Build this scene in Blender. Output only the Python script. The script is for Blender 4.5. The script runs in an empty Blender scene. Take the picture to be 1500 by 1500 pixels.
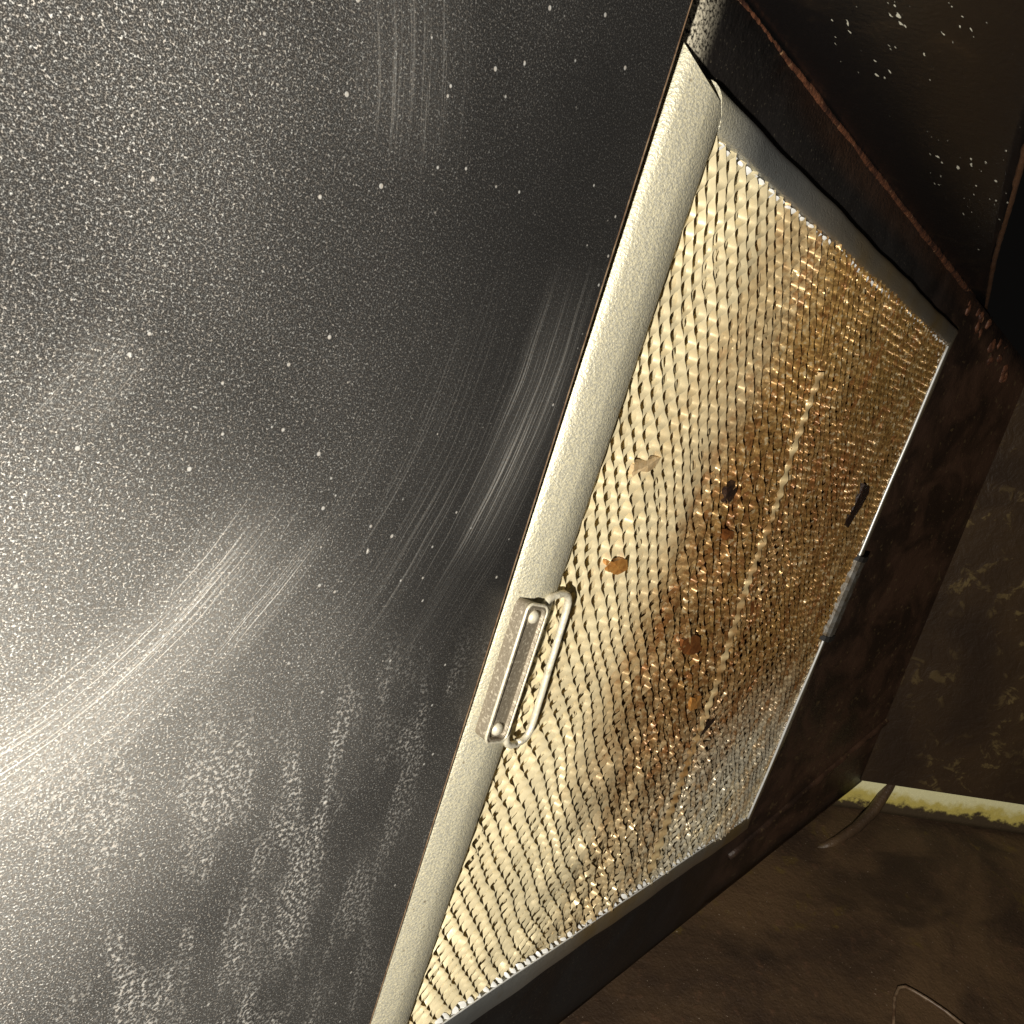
import bpy, bmesh, math, random
import numpy as np
from mathutils import Vector, Matrix
random.seed(7)
rng = np.random.default_rng(7)
scene = bpy.context.scene
C = scene.collection

# ------------------------------------------------------------------ camera
# world frame: X runs across the grease filter, Y up along it, Z out of it; the filter's mesh is 0.30 x 0.30 m
FPX = 1240.0
d1 = np.array([-1848.7, 5631.3, FPX]); d1 /= np.linalg.norm(d1)      # down along the filter, in camera axes
d2 = np.array([952.0, 39.4, FPX]); d2 -= d1 * (d1 @ d2); d2 /= np.linalg.norm(d2)
nn = np.cross(d1, d2)
CAM = np.array([-0.2043, -0.0625, 0.1253])
AX = np.array([d2, -d1, nn])                                          # rows: world axes in camera axes (x right, y down, z fwd)
cam_d = bpy.data.cameras.new('camera'); cam = bpy.data.objects.new('camera', cam_d); C.objects.link(cam)
cam_d.sensor_width = 36; cam_d.lens = 36 * FPX / 1500; cam_d.clip_start = 0.005; cam_d.clip_end = 50
m = Matrix.Identity(4)
for i in range(3):
    m[i][0] = AX[i][0]; m[i][1] = -AX[i][1]; m[i][2] = -AX[i][2]; m[i][3] = CAM[i]
cam.matrix_world = m
scene.camera = cam

# ------------------------------------------------------------------ light
w = bpy.data.worlds.new('World'); scene.world = w; w.use_nodes = True
w.node_tree.nodes['Background'].inputs[0].default_value = (1.0, 0.93, 0.85, 1)
w.node_tree.nodes['Background'].inputs[1].default_value = 0.003
ld = bpy.data.lights.new('torch', 'POINT'); lo = bpy.data.objects.new('torch', ld); C.objects.link(lo)
ld.energy = 15.8; ld.color = (1.0, 0.95, 0.86); ld.shadow_soft_size = 0.006
lo.location = (-0.385, -0.145, 0.182)
vs = scene.view_settings
vs.view_transform = 'Standard'; vs.look = 'None'; vs.exposure = 0; vs.gamma = 1; vs.use_curve_mapping = False

# ------------------------------------------------------------------ helpers
def ray(x, y):
    return AX @ np.array([x - 750.0, y - 750.0, FPX])
def on_z(x, y, z=0.0):
    r = ray(x, y); return CAM + r * ((z - CAM[2]) / r[2])
def at_depth(x, y, d):
    return CAM + ray(x, y) * (d / FPX)
def on_plane(x, y, p, nrm):
    r = ray(x, y); return CAM + r * (((p - CAM) @ nrm) / (r @ nrm))
def tag(o, label=None, cat=None, group=None, kind=None):
    if label: o['label'] = label
    if cat: o['category'] = cat
    if group: o['group'] = group
    if kind: o['kind'] = kind
    return o
def link(name, me, mat, parent=None, smooth=False):
    o = bpy.data.objects.new(name, me); C.objects.link(o)
    if mat: me.materials.append(mat)
    if parent: o.parent = parent
    if smooth: me.polygons.foreach_set('use_smooth', [True] * len(me.polygons))
    return o
def pyd(name, v, f, mat, parent=None, smooth=False):
    me = bpy.data.meshes.new(name); me.from_pydata([tuple(map(float, p)) for p in v], [], f); me.update()
    return link(name, me, mat, parent, smooth)
def frombm(name, bm, mat, parent=None, smooth=False):
    bmesh.ops.recalc_face_normals(bm, faces=bm.faces)
    me = bpy.data.meshes.new(name); bm.to_mesh(me); bm.free()
    return link(name, me, mat, parent, smooth)
def empty(name, loc=(0, 0, 0)):
    o = bpy.data.objects.new(name, None); C.objects.link(o); o.location = loc; o.empty_display_size = 0.02
    return o
def snoise(x, y, seed, f):
    """cheap smooth 2-D noise, about -1..1"""
    r = np.random.default_rng(seed); s = 0
    for k in range(6):
        a = r.uniform(0, 2 * math.pi); ff = f * r.uniform(0.5, 1.8)
        s = s + np.sin(ff * (x * math.cos(a) + y * math.sin(a)) * 6.283 + r.uniform(0, 6.28))
    return s / 3.0
def tube(name, pts, rad, mat, parent=None, seg=10, closed=False, jit=0.0, seed=1, caps=True):
    r = np.random.default_rng(seed)
    pts = [np.array(p, float) for p in pts]; n = len(pts); v = []; f = []
    up = None
    for i, p in enumerate(pts):
        a = pts[(i - 1) % n] if (closed or i) else p
        b = pts[(i + 1) % n] if (closed or i < n - 1) else p
        t = b - a; t /= np.linalg.norm(t)
        if up is None:
            up = np.cross(t, [0.13, 0.31, 0.94]); up /= np.linalg.norm(up)
        up = up - t * (up @ t); up /= np.linalg.norm(up); s = np.cross(t, up)
        rr = rad[i] if hasattr(rad, '__len__') else rad
        for k in range(seg):
            q = 2 * math.pi * k / seg
            v.append(p + (up * math.cos(q) + s * math.sin(q)) * rr * (1 + jit * r.normal()))
    m_ = n if closed else n - 1
    for i in range(m_):
        for k in range(seg):
            f.append((i * seg + k, i * seg + (k + 1) % seg, ((i + 1) % n) * seg + (k + 1) % seg, ((i + 1) % n) * seg + k))
    if not closed and caps:
        f.append(tuple(range(seg))[::-1]); f.append(tuple((n - 1) * seg + k for k in range(seg)))
    return pyd(name, v, f, mat, parent, True)

# ------------------------------------------------------------------ materials
class NT:
    def __init__(s, name):
        s.m = bpy.data.materials.new(name); s.m.use_nodes = True; s.t = s.m.node_tree
        s.b = s.t.nodes['Principled BSDF']; s.tc = s.t.nodes.new('ShaderNodeTexCoord')
    def put(s, sock, val):
        if isinstance(val, bpy.types.NodeSocket): s.t.links.new(val, sock)
        elif val is not None:
            if hasattr(val, '__len__') and len(val) == 3 and sock.type == 'RGBA': val = (*val, 1)
            sock.default_value = val
    def set(s, **k):
        for a, v_ in k.items(): s.put(s.b.inputs[a.replace('_', ' ')], v_)
    def map(s, scale=(1, 1, 1), loc=(0, 0, 0), rot=(0, 0, 0), src=None):
        n = s.t.nodes.new('ShaderNodeMapping'); s.put(n.inputs[0], src or s.tc.outputs['Object'])
        n.inputs['Scale'].default_value = scale; n.inputs['Location'].default_value = loc; n.inputs['Rotation'].default_value = rot
        return n.outputs[0]
    def noise(s, scale, detail=3, rough=0.5, vec=None, dist=0.0, col=False):
        n = s.t.nodes.new('ShaderNodeTexNoise'); s.put(n.inputs['Vector'], vec or s.tc.outputs['Object'])
        n.inputs['Scale'].default_value = scale; n.inputs['Detail'].default_value = detail
        n.inputs['Roughness'].default_value = rough; n.inputs['Distortion'].default_value = dist
        return n.outputs['Color' if col else 'Fac']
    def vor(s, scale, vec=None, out='Distance', rnd=1.0):
        n = s.t.nodes.new('ShaderNodeTexVoronoi'); s.put(n.inputs['Vector'], vec or s.tc.outputs['Object'])
        n.inputs['Scale'].default_value = scale; n.inputs['Randomness'].default_value = rnd
        return n.outputs[out]
    def math(s, op, a, b=0.0, c=0.0, clamp=False):
        n = s.t.nodes.new('ShaderNodeMath'); n.operation = op; n.use_clamp = clamp
        s.put(n.inputs[0], a); s.put(n.inputs[1], b); s.put(n.inputs[2], c); return n.outputs[0]
    def ramp(s, x, a, b, lo=0.0, hi=1.0, smooth=True):
        n = s.t.nodes.new('ShaderNodeMapRange'); n.interpolation_type = 'SMOOTHSTEP' if smooth else 'LINEAR'
        s.put(n.inputs[0], x); s.put(n.inputs[1], a); s.put(n.inputs[2], b); s.put(n.inputs[3], lo); s.put(n.inputs[4], hi)
        return n.outputs[0]
    def mix(s, f, a, b):
        n = s.t.nodes.new('ShaderNodeMix'); n.data_type = 'RGBA'
        s.put(n.inputs['Factor'], f); s.put(n.inputs['A'], a); s.put(n.inputs['B'], b); return n.outputs['Result']
    def xyz(s, vec=None):
        n = s.t.nodes.new('ShaderNodeSeparateXYZ'); s.put(n.inputs[0], vec or s.tc.outputs['Object']); return n.outputs
    def bump(s, h, strength=0.3, dist=0.001):
        n = s.t.nodes.new('ShaderNodeBump'); n.inputs['Strength'].default_value = strength; n.inputs['Distance'].default_value = dist
        s.put(n.inputs['Height'], h); s.put(s.b.inputs['Normal'], n.outputs[0]); return n.outputs[0]

def mat_dust_panel():
    t = NT('dusty_black_panel'); x, y, z = t.xyz()
    # distance and bearing from the middle of the scratch glints, painted as pale arcs
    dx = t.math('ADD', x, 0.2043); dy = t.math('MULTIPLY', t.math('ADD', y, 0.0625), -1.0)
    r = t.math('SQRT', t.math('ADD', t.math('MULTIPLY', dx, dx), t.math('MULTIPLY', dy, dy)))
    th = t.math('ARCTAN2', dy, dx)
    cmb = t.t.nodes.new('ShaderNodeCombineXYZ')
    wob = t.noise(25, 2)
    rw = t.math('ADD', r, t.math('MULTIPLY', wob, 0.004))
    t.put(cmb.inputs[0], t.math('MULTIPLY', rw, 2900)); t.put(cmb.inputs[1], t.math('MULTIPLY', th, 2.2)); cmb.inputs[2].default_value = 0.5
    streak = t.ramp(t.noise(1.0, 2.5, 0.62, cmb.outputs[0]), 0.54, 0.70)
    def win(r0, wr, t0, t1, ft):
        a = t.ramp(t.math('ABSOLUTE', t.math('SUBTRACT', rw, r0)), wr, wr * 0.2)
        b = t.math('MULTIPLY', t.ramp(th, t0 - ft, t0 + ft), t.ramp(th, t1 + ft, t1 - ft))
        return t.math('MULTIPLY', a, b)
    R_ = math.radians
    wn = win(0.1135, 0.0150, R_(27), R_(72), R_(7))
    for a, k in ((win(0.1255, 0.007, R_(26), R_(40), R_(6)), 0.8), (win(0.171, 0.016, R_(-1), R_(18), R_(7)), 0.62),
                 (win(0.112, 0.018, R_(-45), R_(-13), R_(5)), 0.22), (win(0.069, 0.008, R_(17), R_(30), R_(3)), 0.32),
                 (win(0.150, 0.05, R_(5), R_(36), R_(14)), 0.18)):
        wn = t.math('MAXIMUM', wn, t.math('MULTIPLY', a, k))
    glint_arcs = t.math('MULTIPLY', wn, t.math('ADD', t.math('MULTIPLY', streak, 0.9), 0.10))
    # settled dust: grains of two sizes, thinned and thickened by broad patches, a thick deposit and painted glow low down
    dom = t.noise(900, 2, 0.6)
    g1 = t.math('MULTIPLY', t.ramp(t.noise(2300, 1.5, 0.6), 0.54, 0.70), t.ramp(t.noise(800, 2, 0.6), 0.3, 0.7, 0.35, 1.6))
    cell = t.vor(420, out='Color'); sep = t.t.nodes.new('ShaderNodeSeparateColor'); t.put(sep.inputs[0], cell)
    rad = t.ramp(sep.outputs[0], 0.82, 1.0, 0.0, 0.24)
    g2 = t.ramp(t.math('SUBTRACT', rad, t.vor(420)), 0.0, 0.10)
    cell3 = t.vor(60, out='Color'); sep3 = t.t.nodes.new('ShaderNodeSeparateColor'); t.put(sep3.inputs[0], cell3)
    rad3 = t.ramp(sep3.outputs[1], 0.90, 1.0, 0.0, 0.070)
    g3 = t.ramp(t.math('SUBTRACT', rad3, t.math('ADD', t.vor(60), t.math('MULTIPLY', dom, 0.11))), -0.06, -0.02)
    vm = t.map((1.0, 0.26, 1.0), src=t.map(rot=(0, 0, R_(-9.3))))
    runs = t.noise(75, 4, 0.6, vm, 0.3)                                  # runs down the panel
    low = t.math('MULTIPLY', t.ramp(y, -0.128, -0.172), t.ramp(x, -0.03, -0.075, 0.45, 1.0))
    runm = t.math('MULTIPLY', t.ramp(runs, 0.43, 0.60), low)
    patch = t.noise(16, 3, 0.55, dist=0.4)
    # a film of grease haze, left out inside the arc of glints
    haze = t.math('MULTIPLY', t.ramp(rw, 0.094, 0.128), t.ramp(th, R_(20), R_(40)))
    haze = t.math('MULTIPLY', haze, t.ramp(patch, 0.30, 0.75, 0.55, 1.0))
    far = t.ramp(x, -0.168, -0.045, 1.22, 0.19)  # dust thickened towards the left to paint the panel's glow there
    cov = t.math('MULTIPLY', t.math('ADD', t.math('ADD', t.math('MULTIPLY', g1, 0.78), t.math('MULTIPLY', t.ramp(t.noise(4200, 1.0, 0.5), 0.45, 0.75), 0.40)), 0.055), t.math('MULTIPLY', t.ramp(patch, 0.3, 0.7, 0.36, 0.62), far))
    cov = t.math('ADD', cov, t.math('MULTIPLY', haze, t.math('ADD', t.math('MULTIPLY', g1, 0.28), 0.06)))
    gx = t.math('ADD', x, 0.150); gy = t.math('MULTIPLY', t.math('ADD', y, 0.152), 1.25)
    gd = t.math('SQRT', t.math('ADD', t.math('MULTIPLY', gx, gx), t.math('MULTIPLY', gy, gy)))
    cov = t.math('ADD', cov, t.math('MULTIPLY', t.ramp(gd, 0.095, 0.0), t.math('ADD', t.math('MULTIPLY', g1, 0.42), 0.19)))  # deposit at lower left, paled further to stand in for a broad glow
    cov = t.math('MAXIMUM', cov, t.math('MULTIPLY', g2, 0.60))
    cov = t.math('MAXIMUM', cov, t.math('MULTIPLY', runm, t.math('ADD', t.math('MULTIPLY', t.ramp(t.noise(1000, 2, 0.6), 0.47, 0.66), 0.64), 0.05)))
    cov = t.math('MAXIMUM', cov, t.math('MULTIPLY', g3, 0.95))
    cov = t.math('ADD', cov, t.math('MULTIPLY', glint_arcs, 0.78), clamp=True)
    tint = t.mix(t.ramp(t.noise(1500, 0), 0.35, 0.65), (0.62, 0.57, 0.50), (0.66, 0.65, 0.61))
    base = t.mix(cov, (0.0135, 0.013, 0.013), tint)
    t.set(Base_Color=base, Roughness=t.ramp(cov, 0, 0.6, 0.36, 0.7), Specular_IOR_Level=0.28)
    t.bump(t.math('ADD', t.noise(1500, 2), t.math('MULTIPLY', cov, 0.6)), 0.35, 0.0003)
    return t.m

def mat_alu_bar():
    t = NT('greasy_aluminium_bar'); x, y, z = t.xyz()
    g = t.noise(2600, 3, 0.6); st = t.noise(22, 4, 0.6)
    grease = t.math('MULTIPLY', t.ramp(x, 0.03, 0.13), t.ramp(st, 0.25, 0.75, 0.5, 1.0))
    dusty = t.math('MULTIPLY', t.ramp(x, 0.03, -0.01), t.ramp(t.noise(1800, 2, 0.55), 0.35, 0.65, 0.55, 1.0))
    base = t.mix(grease, (0.50, 0.51, 0.49), (0.24, 0.155, 0.05))
    base = t.mix(t.math('MULTIPLY', dusty, 0.8), base, (0.66, 0.59, 0.375))
    base = t.mix(t.ramp(t.noise(120, 4, 0.7), 0.62, 0.8, 0, 0.6), base, (0.40, 0.32, 0.19))
    spots = t.math('MULTIPLY', t.ramp(t.vor(330), 0.20, 0.08), t.ramp(t.noise(45, 3, 0.6), 0.50, 0.66))
    base = t.mix(t.math('MULTIPLY', spots, 0.7), base, (0.20, 0.14, 0.07))
    t.set(Base_Color=base, Metallic=t.math('SUBTRACT', t.math('SUBTRACT', 0.85, t.math('MULTIPLY', grease, 0.30)), t.math('MULTIPLY', dusty, 0.55)), Roughness=t.math('ADD', t.ramp(st, 0.3, 0.7, 0.27, 0.40), t.ramp(x, 0.03, -0.005, 0.0, 0.15)))
    sand = t.noise(1250, 2, 0.55)
    t.bump(t.math('ADD', t.math('ADD', t.math('MULTIPLY', g, 0.5), t.math('MULTIPLY', sand, 1.2)), t.math('MULTIPLY', t.noise(260, 2), 0.6)), 0.42, 0.0007)
    return t.m

def mat_mesh(name, k=1.0):
    t = NT(name); x, y, z = t.xyz()
    bm_ = t.map((1.0, 0.20, 1.0), src=t.map(rot=(0, 0, math.radians(14))))
    big = t.noise(26, 4, 0.6, bm_, 0.3); mid = t.math('ADD', t.math('MULTIPLY', t.noise(95, 3, 0.6, bm_), 0.6), t.math('MULTIPLY', t.noise(150, 3, 0.6), 0.4)); fine = t.noise(520, 2, 0.6)
    # grease has soaked the middle and the far side; the near strip is cleaner
    f = t.math('ADD', t.ramp(x, 0.015, 0.125), t.math('MULTIPLY', t.math('SUBTRACT', big, 0.5), 1.1))
    f = t.math('ADD', f, t.math('MULTIPLY', t.math('SUBTRACT', mid, 0.5), 0.9))
    low = t.ramp(y, -0.16, -0.28, 0.0, 0.62)
    f = t.math('SUBTRACT', f, low, clamp=True)
    base = t.mix(f, (0.80, 0.69, 0.44), (0.47, 0.28, 0.085))
    soak = t.math('MULTIPLY', t.ramp(mid, 0.50, 0.62), t.ramp(f, 0.3, 0.9))
    olive = t.math('MULTIPLY', t.ramp(x, 0.10, 0.22), t.ramp(y, -0.15, -0.03))
    base = t.mix(t.math('MULTIPLY', olive, 0.85), base, (0.25, 0.145, 0.04))
    core = t.math('MULTIPLY', t.math('MULTIPLY', t.ramp(x, 0.045, 0.11), t.ramp(x, 0.30, 0.22, 0.45, 1.0)), t.math('MULTIPLY', t.ramp(y, -0.03, -0.08), t.ramp(y, -0.29, -0.19)))
    base = t.mix(t.math('MULTIPLY', t.math('MULTIPLY', core, t.ramp(mid, 0.40, 0.58, 0.45, 1.0)), 0.85), base, (0.25, 0.125, 0.040))
    clean = t.math('MULTIPLY', t.ramp(x, 0.10, 0.22), t.ramp(y, -0.17, -0.27))
    base = t.mix(t.math('MULTIPLY', clean, t.ramp(mid, 0.62, 0.42, 0.1, 0.75)), base, (0.70, 0.67, 0.56))
    base = t.mix(t.math('MULTIPLY', soak, 0.75), base, (0.25, 0.095, 0.024))
    # grease clings strand by strand: small dark clots between cleaner metal
    clot = t.noise(430, 2, 0.55); zone = t.math('MULTIPLY', t.ramp(f, 0.25, 0.8), t.ramp(x, 0.04, 0.09))
    base = t.mix(t.math('MULTIPLY', t.ramp(clot, 0.53, 0.40), t.math('MULTIPLY', zone, 0.58)), base, (0.125, 0.055, 0.017))
    base = t.mix(t.math('MULTIPLY', t.ramp(clot, 0.56, 0.70), t.math('MULTIPLY', zone, 0.55)), base, (0.74, 0.63, 0.40))
    base = t.mix(t.ramp(fine, 0.62, 0.8, 0, 0.4), base, (0.45, 0.30, 0.12))
    t.set(Base_Color=base, Coat_Weight=t.ramp(x, 0.03, 0.10, 0.0, 0.22), Coat_Roughness=0.22, Metallic=t.ramp(x, 0.0, 0.10, 0.35, 0.50), Roughness=t.math('SUBTRACT', t.ramp(mid, 0.3, 0.7, 0.36, 0.50), t.ramp(x, 0.04, 0.12, 0.0, 0.03)), Specular_IOR_Level=0.5)
    t.bump(fine, 0.25, 0.0004)
    return t.m

def simple(name, col, rough=0.5, metal=0.0, col2=None, sc=60, bump=0.2, bsc=600, bd=0.0005, lo=0.35, hi=0.65, spec=0.5):
    t = NT(name); n = t.noise(sc, 5, 0.6, dist=0.3)
    base = t.mix(t.ramp(n, lo, hi), col, col2 or tuple(c * 0.6 for c in col))
    t.set(Base_Color=base, Roughness=rough, Metallic=metal, Specular_IOR_Level=spec)
    t.bump(t.noise(bsc, 3, 0.6), bump, bd)
    return t.m

def mat_black_wall():
    t = NT('black_enamel_with_drips')
    vm = t.map((1.0, 0.45, 1.0))
    x, y, z = t.xyz()
    # splashes run "down" the photograph: stretch the cells along that direction
    rot = t.map((190, 420, 620), rot=(0, math.radians(-7), 0))
    nz_ = t.t.nodes.new('ShaderNodeTexNoise'); nz_.inputs['Scale'].default_value = 0.9; nz_.inputs['Detail'].default_value = 2; t.put(nz_.inputs['Vector'], rot)
    va = t.t.nodes.new('ShaderNodeVectorMath'); va.operation = 'MULTIPLY_ADD'; t.put(va.inputs[0], nz_.outputs['Color']); va.inputs[1].default_value = (1.6, 1.6, 1.6); t.put(va.inputs[2], rot); rot = va.outputs[0]
    cell = t.vor(1.0, rot, 'Color'); sep = t.t.nodes.new('ShaderNodeSeparateColor'); t.put(sep.inputs[0], cell)
    area = t.math('MULTIPLY', t.ramp(t.noise(22, 3), 0.36, 0.52), t.ramp(z, 0.004, 0.018))
    rad = t.math('MULTIPLY', t.ramp(sep.outputs[0], 0.50, 1.0, 0.0, 0.30), area)
    d = t.ramp(t.math('SUBTRACT', rad, t.vor(1.0, rot)), 0.0, 0.10)
    film = t.ramp(t.noise(40, 4, 0.6, dist=0.6), 0.55, 0.75)
    base = t.mix(t.math('MULTIPLY', film, 0.2), (0.006, 0.005, 0.005), (0.05, 0.032, 0.018))
    base = t.mix(d, base, (0.62, 0.60, 0.50))
    t.set(Base_Color=base, Roughness=0.35)
    t.bump(t.math('ADD', t.noise(500, 3), d), 0.25, 0.0006)
    return t.m

def mat_base():
    t = NT('grimy_dark_enamel'); x, y, z = t.xyz()
    n = t.noise(30, 5, 0.62, dist=0.5)
    f = t.ramp(x, 0.20, 0.40)
    clean = t.mix(t.ramp(t.noise(900, 3, 0.6), 0.60, 0.76), (0.012, 0.010, 0.009), (0.10, 0.085, 0.06))
    brown = t.mix(t.ramp(n, 0.35, 0.65), (0.020, 0.011, 0.007), (0.060, 0.028, 0.014))
    brown = t.mix(t.ramp(t.noise(210, 3, 0.6), 0.60, 0.72, 0, 0.7), brown, (0.12, 0.08, 0.035))
    base = t.mix(f, clean, brown)
    stain = t.math('MULTIPLY', t.ramp(t.math('ADD', y, t.math('MULTIPLY', n, 0.012)), 0.026, 0.041), t.ramp(x, 0.02, 0.10))
    base = t.mix(t.math('MULTIPLY', stain, 0.8), base, (0.10, 0.045, 0.02))
    # pale dust caught on the rolled edge
    roll = t.math('MULTIPLY', t.ramp(x, -0.004, -0.016), t.ramp(t.noise(1100, 3, 0.6), 0.36, 0.58))
    base = t.mix(roll, base, (0.66, 0.60, 0.46))
    t.set(Base_Color=base, Roughness=t.ramp(n, 0.3, 0.7, 0.38, 0.6))
    t.bump(t.math('ADD', t.noise(700, 3), t.math('MULTIPLY', t.noise(180, 3), 1.2)), 0.4, 0.0008)
    return t.m

def mat_rust():
    t = NT('rusty_grease_seam')
    n = t.noise(160, 5, 0.65)
    base = t.mix(t.ramp(n, 0.35, 0.62), (0.030, 0.011, 0.006), (0.12, 0.045, 0.020))
    base = t.mix(t.ramp(t.noise(420, 3), 0.62, 0.74), base, (0.28, 0.16, 0.08))
    t.set(Base_Color=base, Roughness=0.55); t.bump(t.noise(500, 4, 0.6), 0.7, 0.0012); return t.m

def mat_wall():
    t = NT('grimy_brown_wall')
    n = t.noise(9, 5, 0.6, dist=0.5); g = t.noise(85, 4, 0.62, dist=0.6)
    base = t.mix(t.ramp(n, 0.35, 0.65), (0.026, 0.015, 0.008), (0.048, 0.028, 0.013))
    blob = t.ramp(g, 0.56, 0.66)
    base = t.mix(t.math('MULTIPLY', blob, t.ramp(n, 0.42, 0.6)), base, (0.13, 0.09, 0.035))
    t.set(Base_Color=base, Roughness=0.42)
    t.bump(t.math('ADD', g, t.math('MULTIPLY', t.noise(350, 3), 0.25)), 0.45, 0.002)
    return t.m

def mat_slab():
    t = NT('brown_greasy_board')
    n = t.noise(11, 6, 0.62, dist=0.8); g = t.noise(140, 4, 0.65)
    base = t.mix(t.ramp(n, 0.32, 0.66), (0.042, 0.025, 0.015), (0.105, 0.062, 0.030))
    base = t.mix(t.ramp(g, 0.56, 0.72, 0, 0.55), base, (0.12, 0.062, 0.034))
    base = t.mix(t.ramp(t.noise(36, 4, 0.6, dist=1.0), 0.60, 0.70, 0, 0.6), base, (0.13, 0.085, 0.02))
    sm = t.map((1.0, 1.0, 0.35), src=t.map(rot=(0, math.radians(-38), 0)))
    base = t.mix(t.ramp(t.noise(30, 3, 0.5, sm, 0.6), 0.50, 0.68, 0, 0.6), base, (0.022, 0.014, 0.009))  # soft shadow bands painted dark into the board's colour
    base = t.mix(t.ramp(t.noise(800, 2), 0.70, 0.80), base, (0.35, 0.27, 0.2))
    t.set(Base_Color=base, Roughness=0.5); t.bump(t.math('ADD', g, t.math('MULTIPLY', t.noise(600, 3), 0.4)), 0.5, 0.002)
    return t.m

def mat_trim():
    t = NT('yellowed_cream_trim'); x, y, z = t.xyz(t.tc.outputs['UV'])
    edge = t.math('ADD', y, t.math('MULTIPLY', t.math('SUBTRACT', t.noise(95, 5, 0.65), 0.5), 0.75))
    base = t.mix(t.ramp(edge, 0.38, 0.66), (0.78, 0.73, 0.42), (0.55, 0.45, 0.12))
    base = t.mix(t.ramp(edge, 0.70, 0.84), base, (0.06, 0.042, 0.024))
    t.set(Base_Color=base, Roughness=0.4); t.bump(t.noise(300, 4), 0.4, 0.001); return t.m

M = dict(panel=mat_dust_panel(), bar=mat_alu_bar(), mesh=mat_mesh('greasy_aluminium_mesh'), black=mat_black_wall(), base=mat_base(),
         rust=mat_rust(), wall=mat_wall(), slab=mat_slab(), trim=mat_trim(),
         edge=simple('panel_edge_brown', (0.10, 0.055, 0.03), 0.4, col2=(0.22, 0.15, 0.09), sc=300),
         seam=simple('cleaner_folded_strip', (0.66, 0.51, 0.27), 0.34, 0.45, col2=(0.34, 0.18, 0.06), sc=90, bump=0.3),
         tab=simple('bright_cut_aluminium', (0.88, 0.88, 0.86), 0.3, 0.25, col2=(0.8, 0.79, 0.74), sc=300, bump=0.1),
         plate=simple('tarnished_handle_plate', (0.26, 0.22, 0.16), 0.5, 0.4, col2=(0.56, 0.50, 0.38), sc=900, bump=0.6, bsc=1200, lo=0.5, hi=0.7),
         wire=simple('pale_handle_wire', (0.78, 0.72, 0.56), 0.40, 0.35, col2=(0.52, 0.44, 0.30), sc=350, bump=0.5, bsc=900, lo=0.5, hi=0.8),
         clip=simple('grey_steel_clip', (0.42, 0.40, 0.36), 0.38, 0.8, col2=(0.22, 0.17, 0.11), sc=200),
         clipend=simple('black_clip_end', (0.02, 0.017, 0.014), 0.5),
         backing=simple('grease_soaked_backing', (0.34, 0.20, 0.08), 0.45, 0.2, col2=(0.20, 0.10, 0.035), sc=120, bump=0.6, bsc=300, bd=0.002),
         orange=simple('orange_grease_flake', (0.50, 0.24, 0.06), 0.4, col2=(0.36, 0.15, 0.035), sc=400, bump=0.3),
         brown=simple('brown_grease_flake', (0.24, 0.085, 0.022), 0.35, col2=(0.15, 0.05, 0.014), sc=400, bump=0.3),
         pale=simple('pale_grease_flake', (0.62, 0.46, 0.26), 0.4, col2=(0.52, 0.36, 0.18), sc=400, bump=0.4),
         burnt=simple('burnt_crumb', (0.016, 0.010, 0.008), 0.4, col2=(0.04, 0.02, 0.012), sc=600, bump=0.8, bsc=900))

# ------------------------------------------------------------------ the black panel on the near side
def slab_poly(name, pts, nrm, thick, mat, parent=None, div=1):
    """closed plate: polygon pts pushed back along -nrm"""
    nrm = np.array(nrm, float); nrm /= np.linalg.norm(nrm)
    n = len(pts); v = [np.array(p) for p in pts] + [np.array(p) - nrm * thick for p in pts]
    f = [tuple(range(n)), tuple(range(2 * n - 1, n - 1, -1))] + [(i, n + i, n + (i + 1) % n, (i + 1) % n) for i in range(n)]
    bm = bmesh.new(); vv = [bm.verts.new(p) for p in v]
    for q in f: bm.faces.new([vv[i] for i in q])
    return frombm(name, bm, mat, parent)

PZ = 0.000
e0 = on_z(1013, 0, PZ); e1 = on_z(541, 1500, PZ); ed = (e1 - e0) / np.linalg.norm(e1 - e0)
ea = e0 - ed * 0.05; eb = e1 + ed * 0.12
panel = empty('hood_front_panel', (-0.15, -0.15, PZ))
tag(panel, 'large glossy black panel coated with pale dust and wiped streaks', 'panel')
def rel(o, par):            # keep world geometry while parented to an empty that stands at the thing's base
    o.parent = par; o.matrix_parent_inverse = Matrix.Translation(par.location).inverted(); return o
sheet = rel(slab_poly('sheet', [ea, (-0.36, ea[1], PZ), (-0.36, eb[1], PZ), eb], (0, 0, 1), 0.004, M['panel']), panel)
q = ed; side = np.array([-q[1], q[0], 0]); side = side if side[0] > 0 else -side
bm = bmesh.new()
prof = [(0.0002, 0.0002), (0.0007, 0.0000), (0.0009, -0.0008), (0.0009, -0.0040), (0.0002, -0.0040)]
ra = [bm.verts.new(tuple(ea + side * a + np.array([0, 0, b]))) for a, b in prof]; rb = [bm.verts.new(tuple(eb + side * a + np.array([0, 0, b]))) for a, b in prof]
for i in range(len(prof)): j = (i + 1) % len(prof); bm.faces.new((ra[i], ra[j], rb[j], rb[i]))
bm.faces.new(ra); bm.faces.new(rb[::-1])
rel(frombm('edge_strip', bm, M['edge']), panel)

# ------------------------------------------------------------------ the hood around the filter
hood = empty('extractor_hood', (0.15, -0.15, -0.06))
tag(hood, 'dark grimy extractor hood body surrounding the square mesh filter', 'extractor hood')
BZ = -0.006; UT, UB = 0.0342, -0.375
def ramped(p, m_=0.20):
    """beyond the filter the plate rises gently towards the room and its sides taper in"""
    p = np.array(p, float)
    if p[0] <= 0.315: return p
    H = CAM[2] - BZ; k = (H + m_ * 0.5193) / (H + m_ * (p[0] - CAM[0]))
    return CAM + (p - CAM) * k
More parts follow.
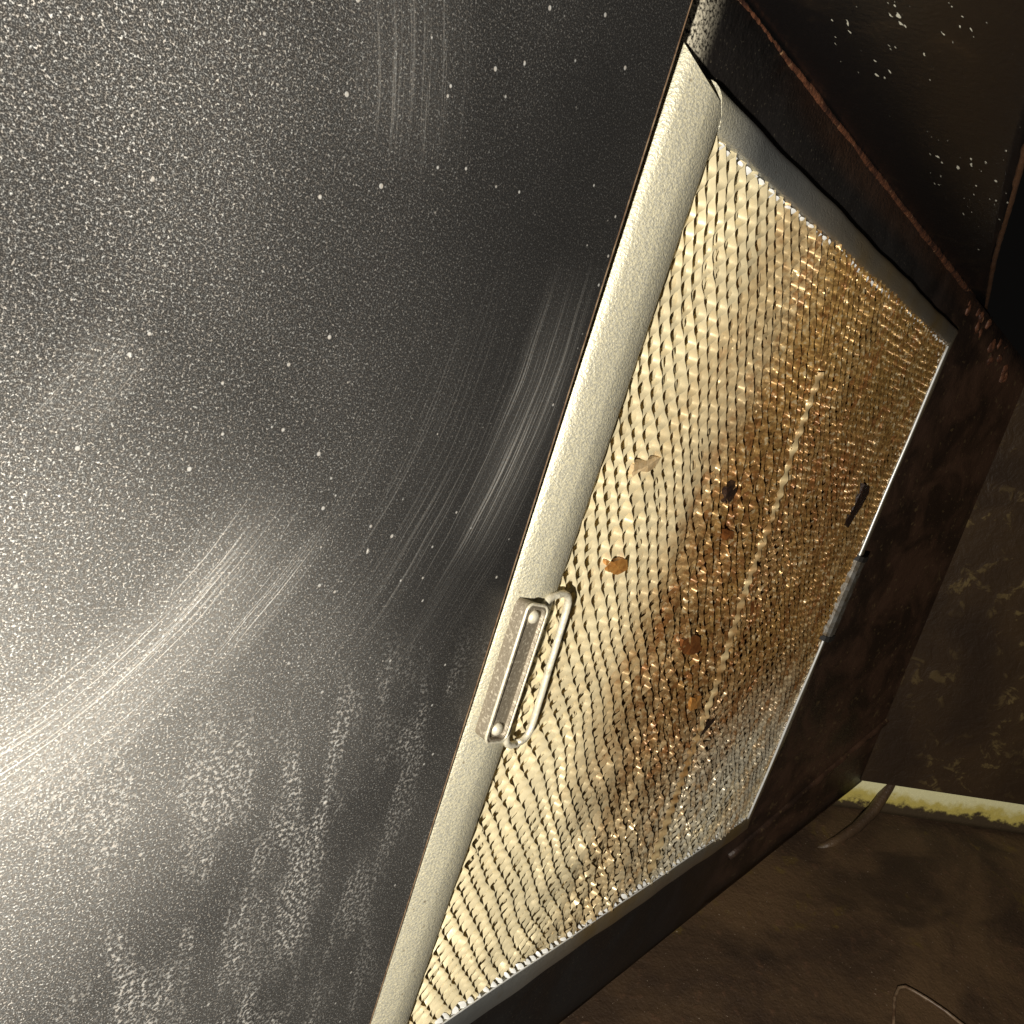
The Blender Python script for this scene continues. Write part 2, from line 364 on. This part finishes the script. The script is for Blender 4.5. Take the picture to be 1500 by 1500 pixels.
# base plate with its rolled near edge, one continuous sheet
prof = [(-0.026, -0.070), (-0.026, BZ - 0.016)]
for k in range(0, 10): a = math.pi - k * math.pi / 18; prof.append((-0.012 + 0.014 * math.cos(a), BZ - 0.016 + 0.016 * math.sin(a)))
xs = [0.0, 0.05, 0.1, 0.2, 0.3, 0.315, 0.35, 0.4, 0.5, 0.62, 0.75, 0.90]; prof += [(x, BZ) for x in xs]
ys = np.linspace(UT, UB, 26)
V = []; Fq = []
for y in ys:
    for (a, b) in prof: V.append(ramped((a, y, b)))
npf = len(prof)
for i in range(len(ys) - 1):
    for j in range(npf - 1): Fq.append((i * npf + j, i * npf + j + 1, (i + 1) * npf + j + 1, (i + 1) * npf + j))
o = rel(pyd('base_plate', V, Fq, M['base'], smooth=True), hood)
md = o.modifiers.new('thickness', 'SOLIDIFY'); md.thickness = 0.0015; md.offset = 1 if False else -1
# raised crease that stiffens the plate below the filter, and the lip that ends it
p0 = on_z(1100, 1222, BZ); p1 = on_z(1300, 1050, BZ)
dv = (p1 - p0); cpts = [p0 + dv * k for k in np.linspace(-0.12, 1.1, 30)]
cpts = [c + np.array([0, 0, 0.0006 * math.sin(i * 1.7)]) for i, c in enumerate(cpts)]
cpts = [ramped(c) + np.array([0, 0, 0.0010]) for c in cpts]
tube('crease', cpts, 0.0028, M['base'], None, 8, jit=0.06); rel(bpy.data.objects['crease'], hood)
lp = [ramped((x, UB, BZ - 0.0012)) for x in np.linspace(-0.02, 0.9, 60)]
rel(tube('lip', lp, 0.0026, M['base'], None, 8, jit=0.03, seed=4), hood)
sl = [on_z(a, b, BZ) + np.array([0, 0, 0.0003]) for a, b in ((700, 1520), (760, 1478), (830, 1431), (900, 1384), (980, 1331), (1040, 1292))]
rel(tube('scratched_ridge', sl, [0.0003, 0.0005, 0.0004, 0.0006, 0.0004, 0.0002], M['rust'], None, 6, jit=0.2, seed=21), hood)
# wall standing on the far-top edge, its rim sloping away
rim = [(-0.04, 0.0854), (0.0, 0.0731), (0.0902, 0.0515), (0.2335, 0.0218), (0.383, -0.0062)]
nx = 60; nz = 14; V = []; Fq = []
for i in range(nx + 1):
    x = -0.04 + (0.383 + 0.04) * i / nx; zt = float(np.interp(x, [p[0] for p in rim], [p[1] for p in rim]))
    for k in range(nz + 1):
        z = BZ - 0.001 + (zt - BZ + 0.001) * k / nz
        V.append((x, UT + 0.0012 * math.sin(x * 31) * k / nz, z))
for i in range(nx):
    for k in range(nz): a = i * (nz + 1) + k; Fq.append((a, a + nz + 1, a + nz + 2, a + 1))
o = rel(pyd('side_wall', V, Fq, M['black'], smooth=True), hood)
md = o.modifiers.new('thickness', 'SOLIDIFY'); md.thickness = 0.002; md.offset = -1
rp = [(x, UT, z + 0.0005) for x, z in zip(np.linspace(-0.04, 0.383, 70), np.interp(np.linspace(-0.04, 0.383, 70), [p[0] for p in rim], [p[1] for p in rim]))]
rel(tube('wall_rim', rp, 0.0011, M['base'], None, 8, jit=0.10, seed=6), hood)
# lumpy rusty seam along the fold
sx = np.linspace(-0.03, 0.39, 260)
sp = [(x, UT - 0.0010 + 0.00015 * math.sin(x * 140), BZ + 0.0006) for x in sx]
sr = [0.0011 + 0.0009 * min(1, max(0, x) / 0.25) + 0.00016 * float(snoise(x, 0, 5, 25)) for x in sx]
rel(tube('rusty_seam', sp, sr, M['rust'], None, 10, jit=0.07, seed=9), hood)
# lumps of grease gathered in the far corner
for i in range(26):
    px = random.uniform(1415, 1475); py = 455 + (px - 1415) * 1.5 + random.uniform(-30, 30)
    p = ramped(on_z(px, py, BZ)); r_ = random.uniform(0.002, 0.006)
    bm = bmesh.new(); bmesh.ops.create_icosphere(bm, subdivisions=2, radius=r_)
    for v_ in bm.verts: v_.co *= 1 + 0.22 * random.uniform(-1, 1)
    for v_ in bm.verts: v_.co.z *= 0.55
    bmesh.ops.translate(bm, vec=tuple(p), verts=bm.verts)
    rel(frombm('grease_lump', bm, M['rust'], None, True), hood)

# board below the hood, its yellowed trim, and the end wall behind
A = at_depth(860, 1500, 0.49); B = at_depth(1250, 1145, 0.67); D = at_depth(1500, 1500, 0.51)
sn = np.cross(B - A, D - A); sn /= np.linalg.norm(sn)
if sn @ (CAM - A) < 0: sn = -sn
def on_slab(x, y): return on_plane(x, y, A, sn)
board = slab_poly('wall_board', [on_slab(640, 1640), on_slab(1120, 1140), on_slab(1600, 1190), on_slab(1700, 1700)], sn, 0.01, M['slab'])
tag(board, 'brown greasy board below the hood at lower right', 'board')
def on_raised(x, y, h): return on_plane(x, y, A + sn * h, sn)
TH = 0.024
T0 = on_raised(1120, 1132, TH); T1 = on_raised(1600, 1204, TH)
tu = on_slab(1300, 1140) - on_slab(1300, 1200); tu /= np.linalg.norm(tu)
V = []; Fq = []; UVs = []
nb = 12; na = 60
for i in range(na + 1):
    px_ = 1120 + 480 * i / na; yt = 1119 + (px_ - 1120) * 0.150
    top = on_raised(px_, yt, TH); bot = on_raised(px_ - 14, yt + 44 , 0.0005)
    for k in range(nb + 1):
        a = k / nb
        V.append(top + (bot - top) * a + sn * 0.006 * math.sin(a * math.pi) ** 0.7 * (1 - 0.4 * a)); UVs.append((i / na, a))
for i in range(na):
    for k in range(nb): a = i * (nb + 1) + k; Fq.append((a, a + nb + 1, a + nb + 2, a + 1))
# back and top of the trim close it
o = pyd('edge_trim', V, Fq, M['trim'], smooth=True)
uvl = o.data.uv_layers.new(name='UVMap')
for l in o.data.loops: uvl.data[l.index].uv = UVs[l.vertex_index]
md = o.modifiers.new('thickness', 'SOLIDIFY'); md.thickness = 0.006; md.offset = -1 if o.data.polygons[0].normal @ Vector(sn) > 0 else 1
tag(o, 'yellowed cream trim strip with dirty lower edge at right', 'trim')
# path of the shadow band across the trim
wpts = [on_slab(*p) + sn * 0.014 for p in ((1345, 1020), (1326, 1080), (1312, 1135), (1302, 1165), (1278, 1195), (1250, 1225), (1215, 1240))]
E0 = at_depth(1335, 1040, 0.86); E1 = at_depth(1432, 480, 0.555)
R1 = T1 + tu * 0.004 - sn * 0.004; R0 = T0 + tu * 0.004 - sn * 0.004
rn = np.cross(R1 - R0, E1 - R0); rn /= np.linalg.norm(rn)
if rn @ (CAM - R0) < 0: rn = -rn
def on_wall(x, y): return on_plane(x, y, R0, rn)
wallp = [on_wall(*p) for p in ((1120, 1122), (1600, 1194), (1600, 620), (1500, 556), (1440, 474), (1400, 470))]
ew = slab_poly('end_wall', wallp, rn, 0.006, M['wall'])
tag(ew, 'grimy brown end wall with blistered grease, right of filter', 'wall')
cpx = [(1322, 1108), (1317, 1126), (1309, 1146), (1301, 1163), (1290, 1182), (1274, 1200), (1252, 1217), (1225, 1232), (1195, 1243)]  # solid dark strip added where a shadow crosses the trim
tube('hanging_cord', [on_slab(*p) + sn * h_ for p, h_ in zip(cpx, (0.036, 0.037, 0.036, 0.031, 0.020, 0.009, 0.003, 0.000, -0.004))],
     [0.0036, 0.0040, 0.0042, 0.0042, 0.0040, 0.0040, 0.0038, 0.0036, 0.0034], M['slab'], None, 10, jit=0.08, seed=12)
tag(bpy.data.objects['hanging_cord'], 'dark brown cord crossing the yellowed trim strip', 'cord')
wp = [(1308, 1520), (1308, 1490), (1309, 1465), (1315, 1449), (1325, 1447), (1340, 1455), (1360, 1467), (1385, 1484), (1420, 1512)]
tube('bent_wire', [on_slab(*p) + sn * 0.0015 for p in wp], 0.0010, M['edge'], None, 8)
tag(bpy.data.objects['bent_wire'], 'thin bent wire lying on the brown board', 'wire')

# ------------------------------------------------------------------ the grease filter
flt = empty('grease_filter', (0.15, -0.15, -0.013))
tag(flt, 'square aluminium mesh grease filter stained golden brown in its frame', 'grease filter')

def bar(name, prof, a0, a1, place, mitre0, mitre1, n=40, seed=1, cap=1.0):
    """prof: (offset outwards, z) points; place(s, out, z) -> world; ends follow the mitre"""
    V = []; Fq = []; k = len(prof)
    cutn = np.cross(ray(1043, 130), ray(1002, 63))
    for i in range(n + 1):
        f = i / n
        for (o_, z_) in prof:
            s0 = a0 - (min(mitre0 * o_, cap) + 0.22 * max(0, o_ - 0.006) * (cap < 1)); s1 = a1 + (min(mitre1 * o_, cap) + 0.22 * max(0, o_ - 0.006) * (cap < 1))
            if cap < 1 and o_ > 0.005: s1 = (cutn @ CAM - cutn[0] * -o_ - cutn[2] * z_) / cutn[1]
            s_ = s0 + (s1 - s0) * f
            wob = 0.00018 * math.sin(s_ * 61 + seed) + 0.00010 * math.sin(s_ * 173 + seed * 2)
            V.append(place(s_, o_ + wob, z_ + wob))
    for i in range(n):
        for j in range(k): Fq.append((i * k + j, i * k + (j + 1) % k, (i + 1) * k + (j + 1) % k, (i + 1) * k + j))
    Fq.append(tuple(range(k))); Fq.append(tuple(n * k + j for j in range(k))[::-1])
    bm = bmesh.new(); vv = [bm.verts.new(v) for v in V]
    for q in Fq: bm.faces.new([vv[i] for i in q])
    o = rel(frombm(name, bm, M['bar'], None, True), flt)
    o.data.set_sharp_from_angle(angle=math.radians(50))
    return o
wide = [(0.0, -0.012), (0.0, 0.0012), (0.0006, 0.0022), (0.002, 0.0028), (0.006, 0.0031), (0.0095, 0.0030)]
wide += [(0.0104, 0.0028), (0.0125, 0.0021), (0.0150, 0.0010), (0.0175, -0.0002), (0.0190, -0.0013), (0.0198, -0.0028), (0.020, -0.0050), (0.020, -0.012)]
thin = [(0.0, -0.012), (0.0, 0.0010), (0.0005, 0.0020), (0.0016, 0.0027), (0.0040, 0.0029), (0.0062, 0.0026)]
for k in range(1, 7): a = k / 6 * math.pi / 2; thin.append((0.0062 + 0.0045 * math.sin(a), 0.0026 - 0.0045 * (1 - math.cos(a))))
thin += [(0.0107, -0.012)]
bl = bar('frame_bar', wide, -0.3, 0.0, lambda s, o, z: (-o, s, z), 1.6, 1.6, 60, 1, 0.0098)
bl['label'] = 'wide rounded near bar, dusty and pale'
bt = bar('frame_bar', thin, 0.0, 0.3, lambda s, o, z: (s, o, z), 0.6, 1.0, 60, 2)
br = bar('frame_bar', thin, -0.3, 0.0, lambda s, o, z: (0.3 + o, s, z), 1.0, 1.0, 60, 3)
thinb = [(o_ * 1.25, z_) for o_, z_ in thin]
bb = bar('frame_bar', thinb, 0.0, 0.3, lambda s, o, z: (s, -0.3 - o, z), 0.6, 1.0, 60, 4)

rel(tube('inner_lip', [(0.2994, y_, 0.0024 + 0.0001 * math.sin(y_ * 90)) for y_ in np.linspace(-0.299, -0.001, 40)], 0.0007, M['tab'], None, 8), flt)
rel(tube('inner_lip', [(x_, -0.2995, 0.0018 + 0.0001 * math.sin(x_ * 80)) for x_ in np.linspace(0.002, 0.299, 40)], 0.0003, M['tab'], None, 8), flt)
def mesh_sheet(name, s, L, wd, tilt, z0, rot, seed, wav=0.0006, x0=0.0, x1=0.3, spl=12, tjit=10, side=0, amp=0.40):
    r = np.random.default_rng(seed)
    N = int((x1 - x0) / s) + 60; nu = int(0.36 / L * spl)
    u = np.linspace(-0.03, 0.33, nu)
    VV = []; FF = []; base = 0
    ca, sa = math.cos(rot), math.sin(rot)
    for j in range(-30, N - 20):
        ph = 0.5 * (j % 2)
        tt = (u / L + ph) % 1.0
        tri = 1 - 4 * np.abs(tt - 0.5)
        zig = np.sin(tri * math.pi / 2) * 0.9 + 0.1 * tri
        dz = np.gradient(zig)
        xx = x0 + (j + 0.5) * s + zig * s * amp; yy = -u
        # whole sheet turned a little and unevenly stretched
        xx = xx + 0.0010 * snoise(xx, yy, seed + 50, 14) + 0.00045 * snoise(xx, yy, seed + 51, 60)
        yy = yy + 0.0012 * snoise(xx, yy, seed + 52, 14)
        X = x0 + (xx - x0) * ca - (yy + 0.15) * sa; Y = -0.15 + (xx - x0) * sa + (yy + 0.15) * ca
        far_ = np.clip((X - 0.035) / 0.09, 0, 1)
        ti = math.radians(tilt) + math.radians(10) * far_ + math.radians(tjit) * (1 + 0.5 * far_) * (snoise(X, Y, seed + 60, 22) + 0.6 * snoise(X, Y, seed + 61, 70)) + np.radians(2 + 22 * far_) * np.tanh(dz * 6) + np.radians(3 + 10 * far_) * r.normal(size=nu)
        wj = wd * (1 + 0.22 * snoise(X, Y, seed + 62, 35) + 0.10 * r.normal())
        us = -Y; q_ = X - 0.125 * us + 0.003 * snoise(X, Y, 900, 8)
        env = np.clip((q_ - 0.040) / 0.03, 0, 1) * np.clip((0.235 - q_) / 0.06, 0, 1) * np.clip((us - 0.02) / 0.09, 0.15, 1) * (0.75 + 0.35 * snoise(X, Y, 901, 12))
        ph_ = q_ * 6.2832 / 0.0165; pl = 0.00085 * env
        ti = ti + np.arctan(pl * 6.2832 / 0.0165 * np.cos(ph_))
        cx = np.cos(ti) * wj / 2; cz = np.sin(ti) * wj / 2
        Z = z0 + pl * np.sin(ph_) + wav * (snoise(X, Y, seed + 70, 9) + 0.5 * snoise(X, Y, seed + 71, 40))
        a = np.stack([X - cx, Y, Z - cz], 1); m_ = np.stack([X, Y, Z + 0.00012], 1); b = np.stack([X + cx, Y, Z + cz], 1)
        ok = (X > x0 - 0.0008) & (X < x1 + 0.0008) & (Y < 0.001) & (Y > -0.301)
        fold = np.interp(-Y, [0.0, 0.0545, 0.151, 0.2284, 0.30], [0.100, 0.1405, 0.1535, 0.176, 0.176])
        if side < 0: ok = ok & (X < fold + 0.004)
        if side > 0: ok = ok & (X > fold)
        VV.append(np.concatenate([a, m_, b])); i = np.arange(nu - 1); i = i[ok[:-1] & ok[1:]]
        FF.append(np.stack([base + i, base + nu + i, base + nu + i + 1, base + i + 1], 1))
        FF.append(np.stack([base + nu + i, base + 2 * nu + i, base + 2 * nu + i + 1, base + nu + i + 1], 1))
        base += 3 * nu
    VV = np.concatenate(VV); FF = np.concatenate(FF)
    used = np.unique(FF); remap = np.zeros(len(VV), int); remap[used] = np.arange(len(used)); VV = VV[used]; FF = remap[FF]
    me = bpy.data.meshes.new(name); me.vertices.add(len(VV)); me.vertices.foreach_set('co', VV.astype(np.float32).ravel())
    me.loops.add(FF.size); me.loops.foreach_set('vertex_index', FF.ravel().astype(np.int32))
    me.polygons.add(len(FF)); me.polygons.foreach_set('loop_start', np.arange(0, FF.size, 4, dtype=np.int32))
    me.update(calc_edges=True); me.validate()
    return rel(link(name, me, M['mesh'], None, True), flt)
mesh_sheet('mesh_sheet', 0.0037, 0.0084, 0.0022, 40, 0.0004, 0.006, 11, side=-1, amp=0.48, wav=0.0004)
mesh_sheet('mesh_sheet', 0.0030, 0.0076, 0.0016, 40, 0.0012, 0.030, 15, side=1, amp=0.50)
mesh_sheet('mesh_sheet', 0.0037, 0.0084, 0.0034, 30, -0.0016, -0.004, 22, wav=0.0003)
mesh_sheet('mesh_sheet', 0.0026, 0.0080, 0.0026, 26, -0.0034, 0.05, 33)
rel(slab_poly('backing_sheet', [(0, 0, -0.0085), (0, -0.3, -0.0085), (0.3, -0.3, -0.0085), (0.3, 0, -0.0085)], (0, 0, 1), 0.001, M['backing']), flt)

# crimped strand ends along two sides, and the fold where two sheets overlap
def facets(name, items, mat):
    bm = bmesh.new()
    for (c, ax, bx, h) in items:
        c = np.array(c); ax = np.array(ax); bx = np.array(bx); nrm = np.cross(ax, bx); nrm /= np.linalg.norm(nrm)
        if nrm[2] < 0: nrm = -nrm
        ring = []
        for k in range(8):
            a = 2 * math.pi * k / 8
            ring.append(bm.verts.new(tuple(c + ax * math.copysign(abs(math.cos(a)) ** 0.6, math.cos(a)) + bx * math.copysign(abs(math.sin(a)) ** 0.6, math.sin(a)))))
        top = bm.verts.new(tuple(c + nrm * h))
        for k in range(8): bm.faces.new((ring[k], ring[(k + 1) % 8], top))
    me = bpy.data.meshes.new(name); bm.to_mesh(me); bm.free()
    return rel(link(name, me, mat, None, True), flt)
it = []
x = 0.006
while x < 0.298:
    if not (0.099 < x < 0.108):
        g = random.uniform(0.55, 1.15); t = math.radians(random.uniform(38, 60)); yw = math.radians(random.uniform(-25, 5))
        # facet turned down the filter and towards the near side
        ax = np.array([0.0012 * g * math.cos(yw), 0.0012 * g * math.sin(yw), 0.0006]); bx = np.array([-0.0003, 0.0015 * g * math.cos(t), 0.0015 * g * math.sin(t)])
        it.append(((x, -0.0013 + random.uniform(-.0003, .0003), 0.0002), ax, bx * np.array([1, 1, 1]), 0.0004))
    x += random.uniform(0.0040, 0.0052)
facets('crimped_edge', it, M['tab'])
it = []
x = 0.003
while x < 0.298:
    g = random.uniform(0.45, 1.15); t = math.radians(random.uniform(38, 58)); yw = math.radians(random.uniform(0, 30))
    ax = np.array([0.0015 * g * math.cos(yw), 0.0015 * g * math.sin(yw), 0.0008]); bx = np.array([0.0004, -0.0013 * math.cos(t), 0.0013 * math.sin(t)])
    it.append(((x, -0.2986 + random.uniform(-.0004, .0004), 0.0006), ax, bx, 0.0004))
    x += random.uniform(0.0038, 0.0050)
facets('crimped_edge', it, M['tab'])
px = [(1202, 545), (1165, 650), (1137, 740), (1095, 855), (1075, 920), (1047, 1010), (1017, 1090), (985, 1180), (952, 1278)]
P_ = np.array([on_z(a, b, 0.0018) for a, b in px])
cum = np.concatenate([[0], np.cumsum(np.linalg.norm(np.diff(P_, axis=0), axis=1))])
V = []; Fq = []; ns = 420; ph_ = 0.0
for i in range(ns + 1):
    s_ = cum[-1] * i / ns; c = np.array([np.interp(s_, cum, P_[:, k]) for k in range(3)])
    ph_ += 6.2832 * (cum[-1] / ns) / (0.0062 * (1 + 0.18 * float(snoise(s_, 0, 31, 40))))
    sw = 0.5 + 0.5 * math.sin(ph_); t = math.radians(18 + 46 * sw); hw = 0.0017 * (0.7 + 0.3 * s_ / cum[-1]) * (0.75 + 0.35 * sw) * (1 + 0.15 * float(snoise(s_, 1, 32, 70)))
    dx_ = np.array([math.cos(t), 0.55 * math.cos(t), math.sin(t)]) * hw
    for a_ in (-1, 0, 1): V.append(c + dx_ * a_ + np.array([0, 0, 0.0003 * (a_ == 0)]))
for i in range(ns):
    for k in range(2): a = i * 3 + k; Fq.append((a, a + 1, a + 4, a + 3))
rel(pyd('folded_seam', V, Fq, M['seam'], None, True), flt)

# bail handle on the wide bar
hd = empty('handle', tuple(flt.location)); rel(hd, flt); hd.matrix_parent_inverse = Matrix.Identity(4); hd.location = (0, 0, 0)
hd.parent = flt; hd.location = Vector((-0.006, -0.158, 0.004)) - flt.location
def relh(o, par):
    o.parent = par; o.matrix_parent_inverse = Matrix.Translation(Vector((-0.006, -0.158, 0.004))).inverted(); return o
HZ = 0.0048
c4 = [on_z(773, 887, HZ), on_z(803, 884, HZ), on_z(738, 1088, HZ), on_z(708, 1084, HZ)]
cen = sum(c4) / 4; aL = (c4[3] + c4[2] - c4[0] - c4[1]) / 2; aW = (c4[1] + c4[2] - c4[0] - c4[3]) / 2
def rrect(cen, A_, B_, rx, n=6):
    la = np.linalg.norm(A_) / 2; lb = np.linalg.norm(B_) / 2; ua = A_ / la / 2; ub = B_ / lb / 2; pts = []
    for (sa, sb, a0) in ((1, 1, 0), (-1, 1, 90), (-1, -1, 180), (1, -1, 270)):
        for k in range(n + 1):
            a = math.radians(a0 + 90 * k / n)
            pts.append(cen + ua * (sa * (la - rx) + rx * math.cos(a)) + ub * (sb * (lb - rx) + rx * math.sin(a)))
    return pts
loop = rrect(cen, aL, aW, 0.0025); n_ = len(loop)
bm = bmesh.new()
rings = []
inner = rrect(cen, aL * 0.955, aW * 0.80, 0.002); inner2 = rrect(cen, aL * 0.945, aW * 0.74, 0.002)
for pts, z in ((loop, -0.004), (loop, 0.0004), (inner, 0.0006), (inner2, -0.0004)):
    rings.append([bm.verts.new((p[0], p[1], HZ + z)) for p in pts])
for a, b in zip(rings, rings[1:]):
    for k in range(n_): bm.faces.new((a[k], a[(k + 1) % n_], b[(k + 1) % n_], b[k]))
bm.faces.new(rings[-1]); bm.faces.new(rings[0][::-1])
relh(frombm('hinge_plate', bm, M['plate']), hd)
relh(tube('plate_rim', [np.array([p[0], p[1], HZ + 0.0004]) for p in loop], 0.00045, M['wire'], None, 8, closed=True, jit=0.08), hd)
for f_ in (-0.41, 0.41):
    bm = bmesh.new(); prof = [(0.0, 0.0011), (0.0009, 0.0010), (0.0016, 0.0006), (0.0020, 0.0), (0.0020, -0.0008)]
    seg = 14; prev = None; c = cen + aL * f_
    for i, (r_, z_) in enumerate(prof):
        ring = [bm.verts.new((c[0], c[1], HZ + z_))] if i == 0 else [bm.verts.new((c[0] + r_ * math.cos(2 * math.pi * k / seg), c[1] + r_ * math.sin(2 * math.pi * k / seg), HZ + z_)) for k in range(seg)]
        if prev:
            for k in range(seg):
                if len(prev) == 1: bm.faces.new((prev[0], ring[k], ring[(k + 1) % seg]))
                else: bm.faces.new((prev[k], ring[k], ring[(k + 1) % seg], prev[(k + 1) % seg]))
        prev = ring
    relh(frombm('rivet', bm, M['wire'], None, True), hd)
lz = 0.0034
lc = [on_z(797, 876, lz), on_z(838, 866, lz), on_z(773, 1084, lz), on_z(736, 1096, lz)]
lcen = sum(lc) / 4
def rquad(cs, rad, n=6):
    out = []; k = len(cs)
    for i in range(k):
        p, c, q_ = cs[i - 1], cs[i], cs[(i + 1) % k]
        a = c + (p - c) / np.linalg.norm(p - c) * rad; b = c + (q_ - c) / np.linalg.norm(q_ - c) * rad
        for t in np.linspace(0, 1, n): out.append((1 - t) ** 2 * a + 2 * t * (1 - t) * c + t * t * b)
        d = cs[(i + 1) % k]; e = d + (c - d) / np.linalg.norm(c - d) * rad
        for t in np.linspace(0, 1, 14)[1:-1]: out.append(b * (1 - t) + e * t)
    return out
relh(tube('bail', rquad(lc, 0.006), 0.0011, M['wire'], None, 12, closed=True, jit=0.05, seed=3), hd)

# spring clip on the far bar
cp = [on_z(1252, 822, 0.003), on_z(1206, 932, 0.003)]
y0, y1 = cp[0][1], cp[1][1]
lt = empty('latch'); lt.parent = flt; lt.location = Vector((0.305, (y0 + y1) / 2, 0.004)) - flt.location
def rell(o):
    o.parent = lt; o.matrix_parent_inverse = Matrix.Translation(Vector((0.305, (y0 + y1) / 2, 0.004))).inverted(); return o
prof = [(0.297, 0.0032), (0.2985, 0.0050), (0.302, 0.0056), (0.3045, 0.0050), (0.3055, 0.0040), (0.3075, 0.0046), (0.3095, 0.0046), (0.3105, 0.003)]
def extr(name, prof, y0, y1, mat, th=0.0006):
    V = []; Fq = []; k = len(prof)
    for y in (y0, y1):
        for a, b in prof: V.append((a, y, b))
        for a, b in prof: V.append((a, y, b - 0.004))
    kk = 2 * k; loop_ = list(range(k)) + list(range(2 * k - 1, k - 1, -1))
    for i in range(len(loop_)):
        a, b = loop_[i], loop_[(i + 1) % len(loop_)]; Fq.append((a, b, b + kk, a + kk))
    Fq.append(tuple(loop_)); Fq.append(tuple(i + kk for i in loop_)[::-1])
    bm = bmesh.new(); vv = [bm.verts.new(v) for v in V]
    for q in Fq: bm.faces.new([vv[i] for i in q])
    return frombm(name, bm, mat)
rell(extr('clip_body', prof, y0, y1, M['clip']))
big = [(0.304 + (a - 0.304) * 1.10, b + 0.0006) for a, b in prof]
rell(extr('clip_end', big, y0 + 0.0032, y0 + 0.0001, M['clipend'])); rell(extr('clip_end', big, y1 - 0.0001, y1 - 0.0032, M['clipend']))

# ------------------------------------------------------------------ bits of grease and burnt food on the mesh
def flake(name, px, mat, label, cat, h=0.0002, z=0.0010, group=None):
    P = [on_z(a, b, z) for a, b in px]; c = sum(P) / len(P); bm = bmesh.new(); out = []
    for i in range(len(P)):                                     # ragged outline
        a, b = P[i], P[(i + 1) % len(P)]; e = np.linalg.norm(b - a)
        for t in (0.0, 0.34, 0.67):
            q = a + (b - a) * t + rng.normal(size=3) * np.array([1, 1, 0]) * e * 0.04; out.append(q)
    lift = [random.uniform(-0.0003, 0.0003) for _ in out]
    o = empty  # noqa
    top = [bm.verts.new(tuple(p - c + np.array([0, 0, h + l]))) for p, l in zip(out, lift)]
    bot = [bm.verts.new(tuple(p - c + np.array([0, 0, l - 0.0012]))) for p, l in zip(out, lift)]
    ct = bm.verts.new((0, 0, h + 0.0003)); n = len(out)
    for k in range(n):
        bm.faces.new((top[k], top[(k + 1) % n], ct)); bm.faces.new((top[k], bot[k], bot[(k + 1) % n], top[(k + 1) % n]))
    bm.faces.new(bot[::-1])
    ob = frombm(name, bm, mat); ob.location = tuple(c); tag(ob, label, cat, group); return ob
flake('grease_flake', [(888, 822), (918, 820), (920, 832), (905, 842), (890, 838)], M['orange'], 'bright orange grease flake on the mesh, nearest the handle', 'flake')
flake('grease_flake', [(928, 682), (955, 672), (970, 668), (958, 686), (925, 698)], M['pale'], 'pale buff grease flake near the wide bar', 'flake')
flake('grease_flake', [(1000, 938), (1022, 930), (1028, 950), (1008, 960), (996, 952)], M['brown'], 'rusty brown grease flake in the middle of the mesh', 'flake')
flake('grease_flake', [(1012, 1022), (1028, 1018), (1026, 1034), (1012, 1040)], M['orange'], 'small orange grease flake below the rusty brown one', 'flake')
flake('grease_flake', [(1096, 886), (1108, 878), (1110, 896), (1098, 904)], M['brown'], 'small brown grease flake right of the folded seam', 'flake')
flake('grease_flake', [(1058, 776), (1074, 778), (1078, 788), (1062, 790)], M['brown'], 'brown grease flake below the short black crumb', 'flake')
flake('burnt_crumb', [(1062, 712), (1074, 704), (1076, 718), (1066, 738), (1060, 734)], M['burnt'], 'short black burnt crumb left of the folded seam', 'crumb', 0.0009)
flake('burnt_crumb', [(1238, 762), (1258, 722), (1264, 708), (1272, 712), (1268, 728), (1252, 752), (1240, 772)], M['burnt'], 'long black burnt sliver near the far bar', 'crumb', 0.0009)
flake('burnt_crumb', [(1020, 1072), (1034, 1056), (1046, 1052), (1040, 1062), (1026, 1076)], M['burnt'], 'thin black burnt crumb low on the mesh', 'crumb', 0.0008)
